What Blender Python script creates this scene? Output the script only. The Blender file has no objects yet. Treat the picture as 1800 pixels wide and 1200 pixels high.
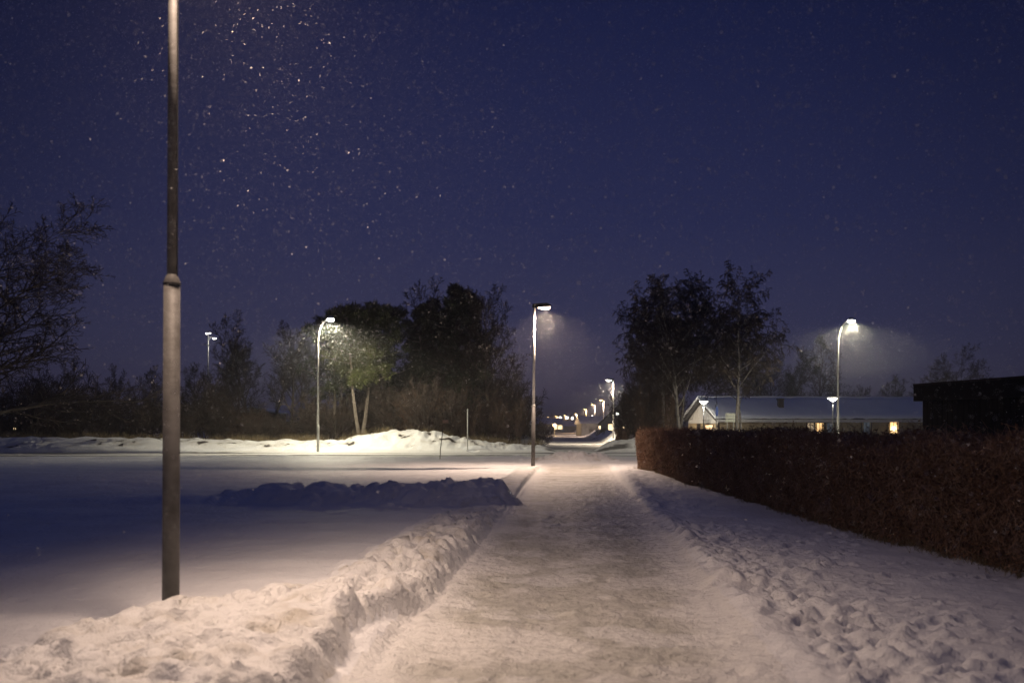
import bpy, math, random
import numpy as np
from mathutils import Vector
R = math.radians
S = bpy.context.scene
COL = S.collection
random.seed(7)

# ------------------------------------------------------------------ camera
EYE, F, HOR = 1.6, 1750.0, 750.0          # eye height, focal length in photo pixels, horizon row
cam = bpy.data.cameras.new('camera')
camo = bpy.data.objects.new('camera', cam); COL.objects.link(camo)
camo.location = (0, 0, EYE); camo.rotation_euler = (R(90), R(0), 0)
cam.sensor_width = 36; cam.lens = 35; cam.shift_y = (HOR-600)/1800.0
cam.clip_start = .05; cam.clip_end = 6000
cam.dof.use_dof = True; cam.dof.focus_distance = 40; cam.dof.aperture_fstop = 2.2
S.camera = camo

# ------------------------------------------------------------------ sky
W = bpy.data.worlds.new('World'); S.world = W; W.use_nodes = True
wn = W.node_tree.nodes; wl = W.node_tree.links; wn.clear()
wo = wn.new('ShaderNodeOutputWorld'); bg = wn.new('ShaderNodeBackground')
sky = wn.new('ShaderNodeTexSky'); sky.sky_type = 'NISHITA'; sky.sun_disc = False
sky.sun_elevation = R(-4.5); sky.sun_rotation = R(0); sky.air_density = 1.0; sky.dust_density = 1.0; sky.ozone_density = 3.0
tint = wn.new('ShaderNodeVectorMath'); tint.operation = 'MULTIPLY'
SKY_TINT = (0.0, 0.0, 0.0); SKY_BASE = (.0180, .0190, .0640)
# town glow: a snow-laden overcast night sky, violet-grey low down, deep blue overhead
tc = wn.new('ShaderNodeTexCoord'); sep = wn.new('ShaderNodeSeparateXYZ')
wl.new(tc.outputs['Generated'], sep.inputs[0])
rmp = wn.new('ShaderNodeValToRGB'); wl.new(sep.outputs['Z'], rmp.inputs[0])
e = rmp.color_ramp.elements
e[0].position = 0.0; e[0].color = (.0420, .0370, .0690, 1)
e[1].position = 1.0; e[1].color = (.0205, .0315, .1120, 1)
for p, c in ((.08, (.0320, .0315, .0700, 1)), (.2, (.0175, .0200, .0620, 1)), (.40, (.0085, .0118, .0495, 1))):
    k = rmp.color_ramp.elements.new(p); k.color = c
# the same dusk side of the sky is a little lighter (broad, over half the compass)
dm = wn.new('ShaderNodeMapRange'); dm.interpolation_type = 'SMOOTHSTEP'; dm.inputs['From Min'].default_value = .80; dm.inputs['From Max'].default_value = 1
dm.inputs['To Min'].default_value = .62; dm.inputs['To Max'].default_value = 1.18
wl.new(sep.outputs['Y'], dm.inputs['Value'])
tint.inputs[1].default_value = (1, 1, 1)
wl.new(rmp.outputs[0], tint.inputs[0])
mm = wn.new('ShaderNodeVectorMath'); mm.operation = 'SCALE'
wl.new(tint.outputs[0], mm.inputs[0]); wl.new(dm.outputs[0], mm.inputs['Scale'])
addn = wn.new('ShaderNodeVectorMath'); addn.operation = 'MULTIPLY_ADD'   # nishita twilight * strength + overcast glow
addn.inputs[1].default_value = (.05, .05, .05)
wl.new(sky.outputs[0], addn.inputs[0]); wl.new(mm.outputs[0], addn.inputs[2])
wl.new(addn.outputs[0], bg.inputs['Color']); bg.inputs['Strength'].default_value = 1.0
wl.new(bg.outputs[0], wo.inputs['Surface'])

S.view_settings.view_transform = 'Standard'; S.view_settings.look = 'None'
S.view_settings.gamma = 1; S.view_settings.use_curve_mapping = False
S.view_settings.exposure = 0.0
HAZE = 0.0010
WARM = (1.0, .725, .54); NEUT = (1.0, .90, .66); AMBER = (1.0, .62, .28); COOL = (1.0, .97, .86)

# ------------------------------------------------------------------ helpers
def P(px, py, Y):      # a point at distance Y seen at photo pixel (px, py)
    return Vector(((px-900)/F*Y, Y, EYE+(HOR-py)/F*Y))
def GX(px, Y): return (px-900)/F*Y
def tag(o, label=None, cat=None, group=None, kind=None):
    if label: o['label'] = label
    if cat: o['category'] = cat
    if group: o['group'] = group
    if kind: o['kind'] = kind
    return o
def link(name, data, parent=None, loc=None):
    o = bpy.data.objects.new(name, data); COL.objects.link(o)
    if parent is not None: o.parent = parent
    if loc is not None: o.location = loc
    return o
def empty(name, loc=(0, 0, 0), rz=0, label=None, cat=None, group=None):
    o = link(name, None, None, loc); o.rotation_euler = (0, 0, rz); o.empty_display_size = .2
    return tag(o, label, cat, group)
def copy_tree(o, parent=None):
    c = o.copy(); COL.objects.link(c); c.parent = parent
    for ch in o.children: copy_tree(ch, c)
    return c

def mat(name, col, rough=.8, noise=None, bump=None, emis=None, es=0, spec=.3, metal=0):
    """noise=(scale, colour2, lo, hi); bump=(scale, distance[, scale2, distance2])"""
    m = bpy.data.materials.new(name); m.use_nodes = True
    n = m.node_tree.nodes; l = m.node_tree.links; b = n['Principled BSDF']
    b.inputs['Base Color'].default_value = (*col, 1); b.inputs['Roughness'].default_value = rough
    b.inputs['Specular IOR Level'].default_value = spec; b.inputs['Metallic'].default_value = metal
    t = n.new('ShaderNodeTexCoord')
    if noise:
        sc, c2, lo, hi = noise
        x = n.new('ShaderNodeTexNoise'); x.inputs['Scale'].default_value = sc; x.inputs['Detail'].default_value = 6
        l.new(t.outputs['Object'], x.inputs['Vector'])
        r = n.new('ShaderNodeValToRGB'); l.new(x.outputs[0], r.inputs[0])
        r.color_ramp.elements[0].position = lo; r.color_ramp.elements[0].color = (*col, 1)
        r.color_ramp.elements[1].position = hi; r.color_ramp.elements[1].color = (*c2, 1)
        l.new(r.outputs[0], b.inputs['Base Color'])
    if bump:
        prev = None
        for i in range(0, len(bump), 2):
            x = n.new('ShaderNodeTexNoise'); x.inputs['Scale'].default_value = bump[i]; x.inputs['Detail'].default_value = 5
            l.new(t.outputs['Object'], x.inputs['Vector'])
            bp = n.new('ShaderNodeBump'); bp.inputs['Distance'].default_value = bump[i+1]; bp.inputs['Strength'].default_value = 1
            l.new(x.outputs[0], bp.inputs['Height'])
            if prev: l.new(prev.outputs[0], bp.inputs['Normal'])
            prev = bp
        l.new(prev.outputs[0], b.inputs['Normal'])
    if emis:
        b.inputs['Emission Color'].default_value = (*emis, 1); b.inputs['Emission Strength'].default_value = es
    return m

M = dict(
    galvd=mat('weathered_steel', (.12, .117, .115), .6, (9, (.07, .067, .064), .4, .7), (30, .002)),
    snow=mat('snow', (.82, .83, .85), .75, (1.7, (.74, .745, .76), .35, .75), (9, .022, 60, .006)),
    bank=mat('bank_snow', (.80, .80, .81), .75, (3.2, (.62, .60, .57), .5, .85), (14, .02, 70, .006)),
    roofsnow=mat('roof_snow', (.86, .87, .89), .8, (.6, (.78, .79, .82), .3, .8), (2, .05)),
    galv=mat('galvanised_steel', (.34, .34, .33), .5, (9, (.18, .175, .17), .4, .7), (30, .002), spec=.5),
    galvl=mat('light_steel', (.55, .55, .52), .5, (6, (.42, .42, .40), .4, .7), spec=.5),
    black=mat('black_housing', (.02, .02, .02), .5),
    bark=mat('brown_bark', (.060, .048, .040), .9, (3, (.10, .085, .07), .4, .7)),
    twig=mat('brown_twigs', (.040, .031, .027), .9, (1.5, (.070, .050, .040), .4, .7)),
    rtwig=mat('reddish_twigs', (.085, .050, .038), .9, (1.2, (.12, .085, .055), .4, .7)),
    birch=mat('birch_bark', (.20, .185, .175), .8, (2.2, (.10, .09, .08), .52, .62)),
    pinebark=mat('pine_bark', (.15, .125, .105), .9, (4, (.22, .19, .16), .4, .7)),
    needle=mat('pine_needles', (.05, .06, .020), .7, (.5, (.105, .115, .034), .4, .7)),
    needled=mat('dark_needles', (.022, .030, .014), .7, (.5, (.05, .058, .024), .4, .7)),
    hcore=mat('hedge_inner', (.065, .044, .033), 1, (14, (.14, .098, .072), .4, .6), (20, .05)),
    htwig=mat('hedge_twigs', (.22, .135, .09), .9, (2.5, (.36, .25, .18), .4, .7)),
    hleaf=mat('hedge_leaves', (.17, .090, .052), .8, (3.5, (.30, .18, .11), .4, .7)),
    grass=mat('dry_grass', (.16, .125, .07), .9, (2, (.25, .20, .12), .4, .7)),
    flake=mat('snowflake', (.9, .9, .9), .9),
    plank=mat('white_planks', (.62, .60, .56), .8, (4, (.50, .48, .45), .3, .8)),
    ybrick=mat('yellow_brick', (.34, .26, .15), .85, (5, (.24, .18, .11), .4, .7), (25, .01)),
    dwood=mat('dark_wood', (.030, .020, .016), .8, (3, (.018, .013, .011), .4, .7)),
    gwall=mat('black_stained_planks', (.0045, .004, .004), .85),
    brwood=mat('brown_shed_wood', (.085, .045, .030), .9, (3, (.05, .03, .02), .4, .7)),
    greyw=mat('grey_render', (.30, .30, .30), .85, (2, (.22, .22, .22), .4, .7)),
    tile=mat('dark_tiles', (.06, .055, .055), .8),
    brick=mat('chimney_brick', (.07, .05, .045), .9, (6, (.04, .03, .03), .4, .7)),
    frame=mat('dark_window_frame', (.03, .022, .018), .6),
    sign=mat('sign_face', (.42, .44, .40), .5, (5, (.30, .32, .28), .4, .7)),
    signb=mat('blue_sign_face', (.03, .06, .22), .5),
    signr=mat('worn_sign', (.22, .15, .12), .6),
)
def emat(name, col, s):
    return mat(name, (.8, .8, .8), .5, emis=col, es=s)
M['lw'] = emat('warm_lens', WARM, 26); M['ln'] = emat('white_lens', COOL, 30); M['la'] = emat('amber_lens', AMBER, 14)
M['lc'] = emat('park_lamp_glow', (1, .96, .86), 16)
M['win_hot'] = emat('lit_window_bright', (1, .58, .22), 1.6)
M['win_dim'] = emat('lit_window_dim', (1, .70, .36), .32)
M['win_far'] = emat('lit_window_far', (1, .72, .38), 2.4)
M['win_blue_glow'] = mat('window_glass_blue_glow', (.03, .035, .05), .1, emis=(.5, .6, .75), es=.07)  # faint bluish glow put into the dark glass by emission
M['starlight'] = emat('star_paper', (1, .72, .36), 6)

class MB:
    def __init__(s): s.v = []; s.f = []
    def box(s, lo, hi):
        x0, y0, z0 = lo; x1, y1, z1 = hi; b = len(s.v)
        s.v += [(x0,y0,z0),(x1,y0,z0),(x1,y1,z0),(x0,y1,z0),(x0,y0,z1),(x1,y0,z1),(x1,y1,z1),(x0,y1,z1)]
        s.f += [(b,b+3,b+2,b+1),(b+4,b+5,b+6,b+7),(b,b+1,b+5,b+4),(b+1,b+2,b+6,b+5),(b+2,b+3,b+7,b+6),(b+3,b,b+4,b+7)]
        return s
    def tube(s, pts, rad, n=8, cap=True):
        pts = [Vector(p) for p in pts]; rings = []
        for i, p in enumerate(pts):
            t = (pts[min(i+1, len(pts)-1)]-pts[max(i-1, 0)])
            if t.length < 1e-9: t = Vector((0,0,1))
            t.normalize()
            a = t.cross(Vector((0, 0, 1)) if abs(t.z) < .9 else Vector((1, 0, 0))); a.normalize(); c = t.cross(a)
            b = len(s.v); r = rad[i] if hasattr(rad, '__len__') else rad
            for k in range(n):
                an = 2*math.pi*k/n
                q = p+a*(math.cos(an)*r)+c*(math.sin(an)*r); s.v.append((q.x, q.y, q.z))
            rings.append(b)
        for i in range(len(rings)-1):
            for k in range(n):
                s.f.append((rings[i]+k, rings[i]+(k+1)%n, rings[i+1]+(k+1)%n, rings[i+1]+k))
        if cap:
            s.f.append(tuple(rings[0]+k for k in reversed(range(n)))); s.f.append(tuple(rings[-1]+k for k in range(n)))
        return s
    def lathe(s, prof, n=16, c=(0, 0, 0)):
        b = len(s.v)
        for r, z in prof:
            for k in range(n):
                a = 2*math.pi*k/n; s.v.append((c[0]+r*math.cos(a), c[1]+r*math.sin(a), c[2]+z))
        for i in range(len(prof)-1):
            for k in range(n):
                s.f.append((b+i*n+k, b+i*n+(k+1)%n, b+(i+1)*n+(k+1)%n, b+(i+1)*n+k))
        return s
    def poly(s, pts, ext):                      # prism: polygon pts extruded by vector ext
        b = len(s.v); n = len(pts); e = Vector(ext)
        for p in pts: s.v.append(tuple(p))
        for p in pts: s.v.append(tuple(Vector(p)+e))
        s.f.append(tuple(b+i for i in range(n))); s.f.append(tuple(b+n+i for i in reversed(range(n))))
        for i in range(n): s.f.append((b+i, b+n+i, b+n+(i+1)%n, b+(i+1)%n))
        return s
    def mesh(s, name, m, smooth=False):
        me = bpy.data.meshes.new(name); me.from_pydata(s.v, [], s.f); me.materials.append(m)
        if smooth: me.polygons.foreach_set('use_smooth', [True]*len(me.polygons))
        import bmesh
        bm = bmesh.new(); bm.from_mesh(me); bmesh.ops.recalc_face_normals(bm, faces=bm.faces); bm.to_mesh(me); bm.free()
        return me
    def build(s, name, m, parent=None, smooth=False, loc=None):
        return link(name, s.mesh(name, m, smooth), parent, loc)

def np_mesh(name, V, Fc, m):                    # V (n,3), Fc (k,3|4)
    me = bpy.data.meshes.new(name); k, q = Fc.shape
    me.vertices.add(len(V)); me.vertices.foreach_set('co', V.astype(np.float32).ravel())
    me.loops.add(k*q); me.loops.foreach_set('vertex_index', Fc.astype(np.int32).ravel())
    me.polygons.add(k); me.polygons.foreach_set('loop_start', np.arange(0, k*q, q, dtype=np.int32))
    me.update(calc_edges=True); me.materials.append(m)
    return me

# ------------------------------------------------------------------ noise
_rg = np.random.RandomState(3)
_perm = _rg.permutation(4096); _ga = _rg.rand(4096)*2*np.pi
def perlin(x, y, seed=0):
    xi = np.floor(x).astype(np.int64); yi = np.floor(y).astype(np.int64); xf = x-xi; yf = y-yi
    def g(ix, iy):
        h = _perm[(_perm[(ix+seed*131) & 4095]+iy) & 4095]; return np.cos(_ga[h]), np.sin(_ga[h])
    u = xf*xf*xf*(xf*(xf*6-15)+10); v = yf*yf*yf*(yf*(yf*6-15)+10)
    def d(ox, oy):
        a, b = g(xi+ox, yi+oy); return a*(xf-ox)+b*(yf-oy)
    return (d(0,0)*(1-u)+d(1,0)*u)*(1-v)+(d(0,1)*(1-u)+d(1,1)*u)*v
def fbm(x, y, sc, octv=4, seed=0):
    r = 0; a = 1
    for i in range(octv):
        r = r+a*perlin(x*sc, y*sc, seed+i*7); a *= .5; sc *= 2.03
    return r
def sst(a, b, x):
    t = np.clip((x-a)/(b-a), 0, 1); return t*t*(3-2*t)

# ------------------------------------------------------------------ ground sheet
def grow_lines(start, step, g, lim):
    o = []; v = start
    while v < lim: step *= g; v += step; o.append(v)
    return o
fx = list(np.arange(-3.3, 5.3, .036))
xs = np.array(sorted([-v for v in grow_lines(3.3, .036, 1.023, 2500)])+fx+grow_lines(fx[-1], .036, 1.025, 2500))
ys = [4.0]
while ys[-1] < 300: ys.append(ys[-1]+max(.036, .0078*ys[-1]))
ys = sorted([-v for v in grow_lines(-4.0, .05, 1.18, 300)])+ys+grow_lines(ys[-1], 2.2, 1.08, 4000)
ys = np.array(sorted(ys))
X, Y = np.meshgrid(xs, ys)
pc = .3+(Y-6)*.066
def pcf(y): return .3+(y-6)*.066
HWP = 1.33
d = X-pc
fade = 1/(1+(np.maximum(np.abs(X), Y)/70)**2)        # fine relief only where the sheet is dense enough
Z = .07+fbm(X, Y, .12, 3, 1)*.10*fade+fbm(X, Y, .9, 4, 5)*.032*fade
# wind-packed ripples on the lawn
Z += fbm(X*.5, Y*2.0, .9, 4, 9)*.03*fade
# the right verge
verge = sst(1.3, 1.9, d)*sst(46, 38, Y)
Z += verge*(.02+fbm(X, Y, 2.0, 3, 12)*.03)*fade
# ---- path
pm = sst(HWP+.16, HWP-.05, np.abs(d))*sst(44, 39, Y)
pz = .012+.03*(np.abs(d)/1.3)**2+fbm(X, Y, 1.3, 4, 20)*.010+fbm(X, Y, 7, 2, 24)*.007
# tyre tread bars left and right
for off, wd, am in ((-.88, .28, .055), (.85, .3, .018), (-.2, .2, .004)):
    tr = np.exp(-((d-off+.05*np.sin(Y*.4))/wd)**4)*sst(26, 14, Y)
    pz += tr*am*(np.sin(Y*2*np.pi/.21+6*(d-off)+2.5*fbm(X, Y, 1.1, 2, 30))*.5)*(.5+1.2*np.clip(fbm(X, Y, .8, 2, 33)+.3, 0, 1))
    pz -= tr*.018
pz -= .035*np.exp(-((d+1.27+.04*fbm(X, Y, 1.5, 2, 35))/.10)**2)*sst(30, 18, Y)
Z = Z*(1-pm)+pz*pm
# ---- left berm along the path
bc = np.where(Y < 8.6, 0, 0)+(-2.2*(1-sst(6.8, 8.8, Y))+(pc-HWP-.42)*sst(6.8, 8.8, Y))
bw = 1.08*(1-sst(6.6, 8.6, Y))+.50*sst(6.6, 8.6, Y)-.12*sst(14, 30, Y)
bh = .24*(1-sst(7, 9.5, Y))+.10*sst(7, 9.5, Y)-.07*sst(11, 17, Y)+.05*sst(22, 27, Y)
u = (X-bc)/bw
wob = .12*fbm(X, Y, 1.6, 3, 40)
bprof = sst(-1.15, -.35, u+wob)*sst(1.06, .88, u+.4*wob)
bmask = bprof*sst(39, 36, Y)*sst(-40, -30, Y)
Z += bmask*bh*(1+.22*fbm(X, Y, 2.2, 3, 44))
# ---- right low ridge
r0 = np.exp(-((d-1.55)/.22)**2)*sst(34, 24, Y)*.075*(1+fbm(X, Y, 2, 3, 50)); Z += r0
# bank at the hedge corner
Z += .12*np.exp(-((X-3.9)/.7)**2-((Y-30.5)/3.2)**2)*(1+.5*fbm(X, Y, 2, 3, 52))
# ---- cross mound left of the path
mh = np.interp(X, [-16, -9, -5.6, -4.7, -3, -1.7, -.9, -.2, .15], [.02, .05, .12, .28, .27, .31, .40, .30, 0])
mprof = np.exp(-np.abs((Y-20.6-.02*X+.5*fbm(X, Y, .5, 2, 60))/.95)**2.6)
mm_ = mprof*mh*(1+.55*fbm(X, Y, 1.7, 4, 62)); Z += mm_
# ---- cross street
Yw = Y+.9*fbm(X, Y*.3, .11, 4, 68); rm = sst(49.0, 50.2, Yw)*sst(63.6, 62.4, Yw)
rz = -.01+fbm(X*.25, Y*3, .8, 3, 70)*.02
Z = Z*(1-rm)+rz*rm
Z += .10*np.exp(-((Y-48.8)/.5)**2)*(1+fbm(X, Y, 1.2, 3, 72))*sst(2.8, .5, X)
# ---- receding street
sL = 2.6+(Y-93)*.0214; sR = 9.2+(Y-93)*.046
sm = sst(62, 64, Y)*sst(sL-.6, sL+.6, X)*sst(sR+.8, sR-.8, X)*sst(620, 560, Y)
Z = Z*(1-sm)
# ---- far bank behind the cross street (left)
fh = np.interp(X, [-60, -32, -26, -18, -12.5, -11, -9.2, -7.4, -5.8, -4.6, -3.4, -1, .8, 2.2, 2.9], [.62, .78, .7, .55, .52, .62, 1.12, 1.14, 1.2, 1.0, .62, .40, .34, .22, 0])
fprof = np.exp(-np.abs((Y-66.4)/2.3)**2.4)+.45*sst(66, 69, Y)*sst(85, 72, Y)
fb = fprof*fh*(1+.28*fbm(X, Y, .45, 4, 80)+.10*fbm(X, Y, 1.9, 3, 84)); Z += fb
# ---- right bank at the junction
gh = np.interp(X, [5.6, 6.4, 7.4, 9, 40], [0, .5, .72, .6, .6])
gb = np.exp(-np.abs((Y-66.8)/2.8)**2.4)*gh*(1+.35*fbm(X, Y, .7, 4, 90)); Z += gb
# ---- ridges each side of the receding street
for (side, base) in ((1, sR), (-1, sL)):
    q = (X-base)*side
    prof = np.exp(-((q-1.3)/1.25)**2)*sst(72, 82, Y)*sst(560, 500, Y)
    mod = .5+.5*np.sin(Y*2*np.pi/np.where(Y < 150, 24., 38.)+side*1.1+fbm(X*.3, Y*.3, .2, 2, 95))
    Z += prof*(.30+.75*mod)*(1+.3*fbm(X, Y, .5, 3, 97))
# heap in the junction
hp = np.exp(-np.abs((X-2.9)/1.6)**3-np.abs((Y-45.5)/1.3)**3)
Z += hp*.30*(1+.7*fbm(X, Y, 1.3, 4, 99))
Z += .05*fbm(X, Y, 3.0, 3, 101)*(hp+gb+fb+2*mm_)+.16*fbm(X, Y, 4.2, 3, 107)*mm_
Z += .018*fbm(X, Y, 6.0, 2, 103)*np.clip(bmask, 0, 1)
Z0 = Z.copy()

def stamp(cx, cy, r, h, rim=0, st=1., an=0.):
    i0, i1 = np.searchsorted(xs, (cx-2.2*r*st, cx+2.2*r*st)); j0, j1 = np.searchsorted(ys, (cy-2.2*r*st, cy+2.2*r*st))
    if i1-i0 < 2 or j1-j0 < 2: return
    dx = X[j0:j1, i0:i1]-cx; dy = Y[j0:j1, i0:i1]-cy
    ca, sa = math.cos(an), math.sin(an); a = (dx*ca+dy*sa)/st; b = -dx*sa+dy*ca
    q = np.sqrt(a*a+b*b)/r
    v = h*(1/(1+np.exp((q-.8)*10)))
    if rim: v = v+rim*np.exp(-((q-1.35)/.28)**2)
    Z[j0:j1, i0:i1] += v
rs = random.Random(11)
U = rs.uniform
def bcf(y):
    t = min(1, max(0, (y-6.8)/2)); t = t*t*(3-2*t); return -2.2*(1-t)+(pcf(y)-HWP-.42)*t
def bwf(y):
    t = min(1, max(0, (y-6.6)/2)); t = t*t*(3-2*t); return 1.08*(1-t)+.45*t
for _ in range(1100):                                   # clods and pits on the near berm
    y = 4+U(0, 1)**1.4*14; x = bcf(y)+U(-1, .95)*bwf(y)
    if U(0, 1) < .55: stamp(x, y, U(.04, .12), U(.025, .07), 0, U(1, 1.6), U(0, 3))
    else: stamp(x, y, U(.035, .075), -U(.05, .13), .012, U(1, 1.5), U(0, 3))
for _ in range(70):                                    # bigger boulders of snow on the crest
    y = U(6, 17); stamp(bcf(y)-bwf(y)*U(.6, 1.25), y, U(.06, .15), U(.06, .12), 0, U(1, 1.5), U(0, 3))
for _ in range(260):                                   # crumbs at the berm foot / path edge
    y = U(4.5, 30); stamp(pcf(y)-HWP+U(-.1, .35), y, U(.03, .06), U(.012, .03))
for _ in range(1700):                                  # trampled snow right of the path
    y = 4+U(0, 1)**1.3*12; x = pcf(y)+1.5+abs(rs.gauss(0, 1))*.62+(.25 if y < 9 else 0)
    if x > 5: continue
    if U(0, 1) < .6: stamp(x, y, U(.03, .07), U(.015, .045), 0, U(1, 2.0), U(-.4, .6))
    else: stamp(x, y, U(.05, .09), -U(.015, .045), .010, U(1.2, 2.2), U(-.3, .7))
for k in range(7):                                     # single tracks of footprints across the verge
    x0, y0, an = U(2.2, 3.5), U(6, 12), U(.2, 1.3); 
    for i in range(26):
        stamp(x0+math.cos(an)*i*.38+(.09 if i % 2 else -.09), y0+math.sin(an)*i*.38, .075, -.05, .014, 1.6, an+U(-.2, .2))
for _ in range(1500):                                  # dents in the trodden path
    y = 4+U(0, 1)**1.4*14; stamp(pcf(y)+U(-1.25, 1.25), y, U(.025, .06), U(-.022, .012), 0, U(1, 2), U(0, 3))
for _ in range(1400):                                   # scuffs further up the path and verge
    y = U(6, 36); stamp(pcf(y)+U(-1.2, 2.4), y, U(.04, .10), U(-.022, .022), 0, U(1, 2), U(0, 3))
for _ in range(900):                                   # clods on the cross mound
    x = U(-6, .1); y = 20.6+.02*x+rs.gauss(0, .5); stamp(x, y, U(.05, .16), U(.02, .09)*(1 if U(0, 1) < .75 else -.7), 0, U(1, 1.4), U(0, 3))
for _ in range(160):
    stamp(2.9+rs.gauss(0, .9), 45.5+rs.gauss(0, .7), U(.12, .28), U(.0, .13)*(1 if U(0, 1) < .75 else -.7))
for _ in range(700):
    x = U(-34, 2); stamp(x, 65.6+rs.gauss(0, 1.2), U(.2, .5), U(.0, .16)*(1 if U(0, 1) < .6 else -.8))
for _ in range(160):
    stamp(U(6, 14), 66+rs.gauss(0, 1.2), U(.2, .5), U(.0, .18)*(1 if U(0, 1) < .6 else -.8))
for _ in range(900):
    y = U(72, 260); sd = 1 if U(0, 1) < .65 else -1; bx_ = (9.2+(y-93)*.046) if sd > 0 else (2.6+(y-93)*.0214)
    stamp(bx_+sd*U(0, 2.6), y, U(.35, .8), U(-.12, .3))
for _ in range(260):                                   # faint old prints on the lawn
    stamp(U(-11, -2.5), U(6, 19), U(.06, .12), -U(.008, .03), .004, U(1, 2), U(0, 3))

D_ = Z-Z0; cp = .085+.030*sst(10, 60, Y); Z = Z0+np.where(D_ > 0, cp*np.tanh(D_/cp), 2*cp*np.tanh(D_/cp/2))
def gz(x, y):
    i = min(max(int(np.searchsorted(xs, x)), 1), len(xs)-1); j = min(max(int(np.searchsorted(ys, y)), 1), len(ys)-1)
    return float(Z[j, i])

nx, ny = len(xs), len(ys)
V = np.stack([X, Y, Z], -1).reshape(-1, 3)
idx = np.arange(nx*ny).reshape(ny, nx)
quads = np.stack([idx[:-1, :-1], idx[:-1, 1:], idx[1:, 1:], idx[1:, :-1]], -1).reshape(-1, 4)
# vertex normals of the whole sheet, so that pieces cut from it meet without a seam
dzx = np.gradient(Z, xs, axis=1); dzy = np.gradient(Z, ys, axis=0)
N = np.stack([-dzx, -dzy, np.ones_like(Z)], -1).reshape(-1, 3); N /= np.linalg.norm(N, axis=1)[:, None]
lab = np.zeros(len(V), int)
lab[(pm > .5).ravel()] = 1
lab[((rm > .5) | (sm > .5)).ravel()] = 2
lab[((bmask > .25) & (Y > -5)).ravel() & (lab == 0)] = 3
lab[((mm_ > .07) & (Y < 26)).ravel() & (lab != 1)] = 4
lab[((hp > .12)).ravel()] = 5
lab[((fb > .16) & (Y < 71)).ravel() & (lab != 2)] = 6
lab[((gb > .16)).ravel() & (lab != 2)] = 7
ql = lab[quads[:, 0]]
WEAR = np.maximum(sst(1.30, .75, np.abs(d)+.12*fbm(X, Y, 2.2, 3, 120))*sst(42, 38, Y), np.maximum(np.clip((rm-.5)*2.2, 0, 1), np.clip((sm-.5)*2.2, 0, 1))).ravel()

def snowmat(name, kind):
    m = bpy.data.materials.new(name); m.use_nodes = True
    n = m.node_tree.nodes; l = m.node_tree.links; b = n['Principled BSDF']
    b.inputs['Roughness'].default_value = .6; b.inputs['Specular IOR Level'].default_value = .35
    g = n.new('ShaderNodeNewGeometry')
    def noise(sc, det=6, stretch=None):
        x = n.new('ShaderNodeTexNoise'); x.inputs['Scale'].default_value = sc; x.inputs['Detail'].default_value = det
        if stretch:
            mp = n.new('ShaderNodeMapping'); mp.inputs['Scale'].default_value = stretch
            l.new(g.outputs['Position'], mp.inputs[0]); l.new(mp.outputs[0], x.inputs['Vector'])
        else: l.new(g.outputs['Position'], x.inputs['Vector'])
        return x
    def ramp(src, stops):
        r = n.new('ShaderNodeValToRGB'); l.new(src, r.inputs[0]); el = r.color_ramp.elements
        el[0].position, el[0].color = stops[0][0], (*stops[0][1], 1); el[1].position, el[1].color = stops[-1][0], (*stops[-1][1], 1)
        for p, c in stops[1:-1]: k = el.new(p); k.color = (*c, 1)
        return r
    if kind == 'path':
        a = noise(.75, 10); r = ramp(a.outputs[0], [(.30, (.76, .75, .74)), (.45, (.68, .67, .65)), (.49, (.54, .53, .50)), (.56, (.49, .485, .45)), (.60, (.66, .655, .64)), (.75, (.74, .73, .73))])
        c = noise(14, 4); r2 = ramp(c.outputs[0], [(.3, (.78, .78, .78)), (.6, (1, 1, 1))])
        mx = n.new('ShaderNodeMix'); mx.data_type = 'RGBA'; mx.blend_type = 'MULTIPLY'; mx.inputs['Factor'].default_value = 1
        l.new(r.outputs[0], mx.inputs[6]); l.new(r2.outputs[0], mx.inputs[7]); l.new(mx.outputs[2], b.inputs['Base Color'])
        b.inputs['Roughness'].default_value = .45
    elif kind == 'road':
        a = noise(1.0, 6, (.05, .42, 1)); r = ramp(a.outputs[0], [(.42, (.13, .125, .12)), (.47, (.58, .57, .56)), (.6, (.76, .76, .77))])
        l.new(r.outputs[0], b.inputs['Base Color'])
    elif kind == 'bank':
        a = noise(2.4, 8); r = ramp(a.outputs[0], [(.30, (.58, .55, .50)), (.45, (.76, .755, .75)), (.7, (.82, .82, .83))])
        l.new(r.outputs[0], b.inputs['Base Color'])
    elif kind == 'dirty':
        a = noise(.9, 9); r = ramp(a.outputs[0], [(.365, (.05, .04, .035)), (.385, (.60, .58, .55)), (.5, (.78, .78, .78))])
        l.new(r.outputs[0], b.inputs['Base Color'])
    else:
        a = noise(.8, 7); r = ramp(a.outputs[0], [(.3, (.72, .72, .74)), (.6, (.82, .83, .85))])
        l.new(r.outputs[0], b.inputs['Base Color'])
    if kind in ('path', 'road'):
        at = n.new('ShaderNodeAttribute'); at.attribute_name = 'wear'
        mw = n.new('ShaderNodeMix'); mw.data_type = 'RGBA'; mw.inputs[6].default_value = (.78, .775, .77, 1)
        l.new(at.outputs['Fac'], mw.inputs['Factor']); l.new(b.inputs['Base Color'].links[0].from_socket, mw.inputs[7]); l.new(mw.outputs[2], b.inputs['Base Color'])
    prev = None
    for sc, dist in ((7, .016 if kind == 'bank' else .030), (19, .016), (55, .007), (150, .003)):
        x = noise(sc, 4); bp = n.new('ShaderNodeBump'); bp.inputs['Distance'].default_value = dist*(1.5 if kind in ('path', 'bank') else 1)
        l.new(x.outputs[0], bp.inputs['Height'])
        if prev: l.new(prev.outputs[0], bp.inputs['Normal'])
        prev = bp
    l.new(prev.outputs[0], b.inputs['Normal'])
    return m
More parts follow.
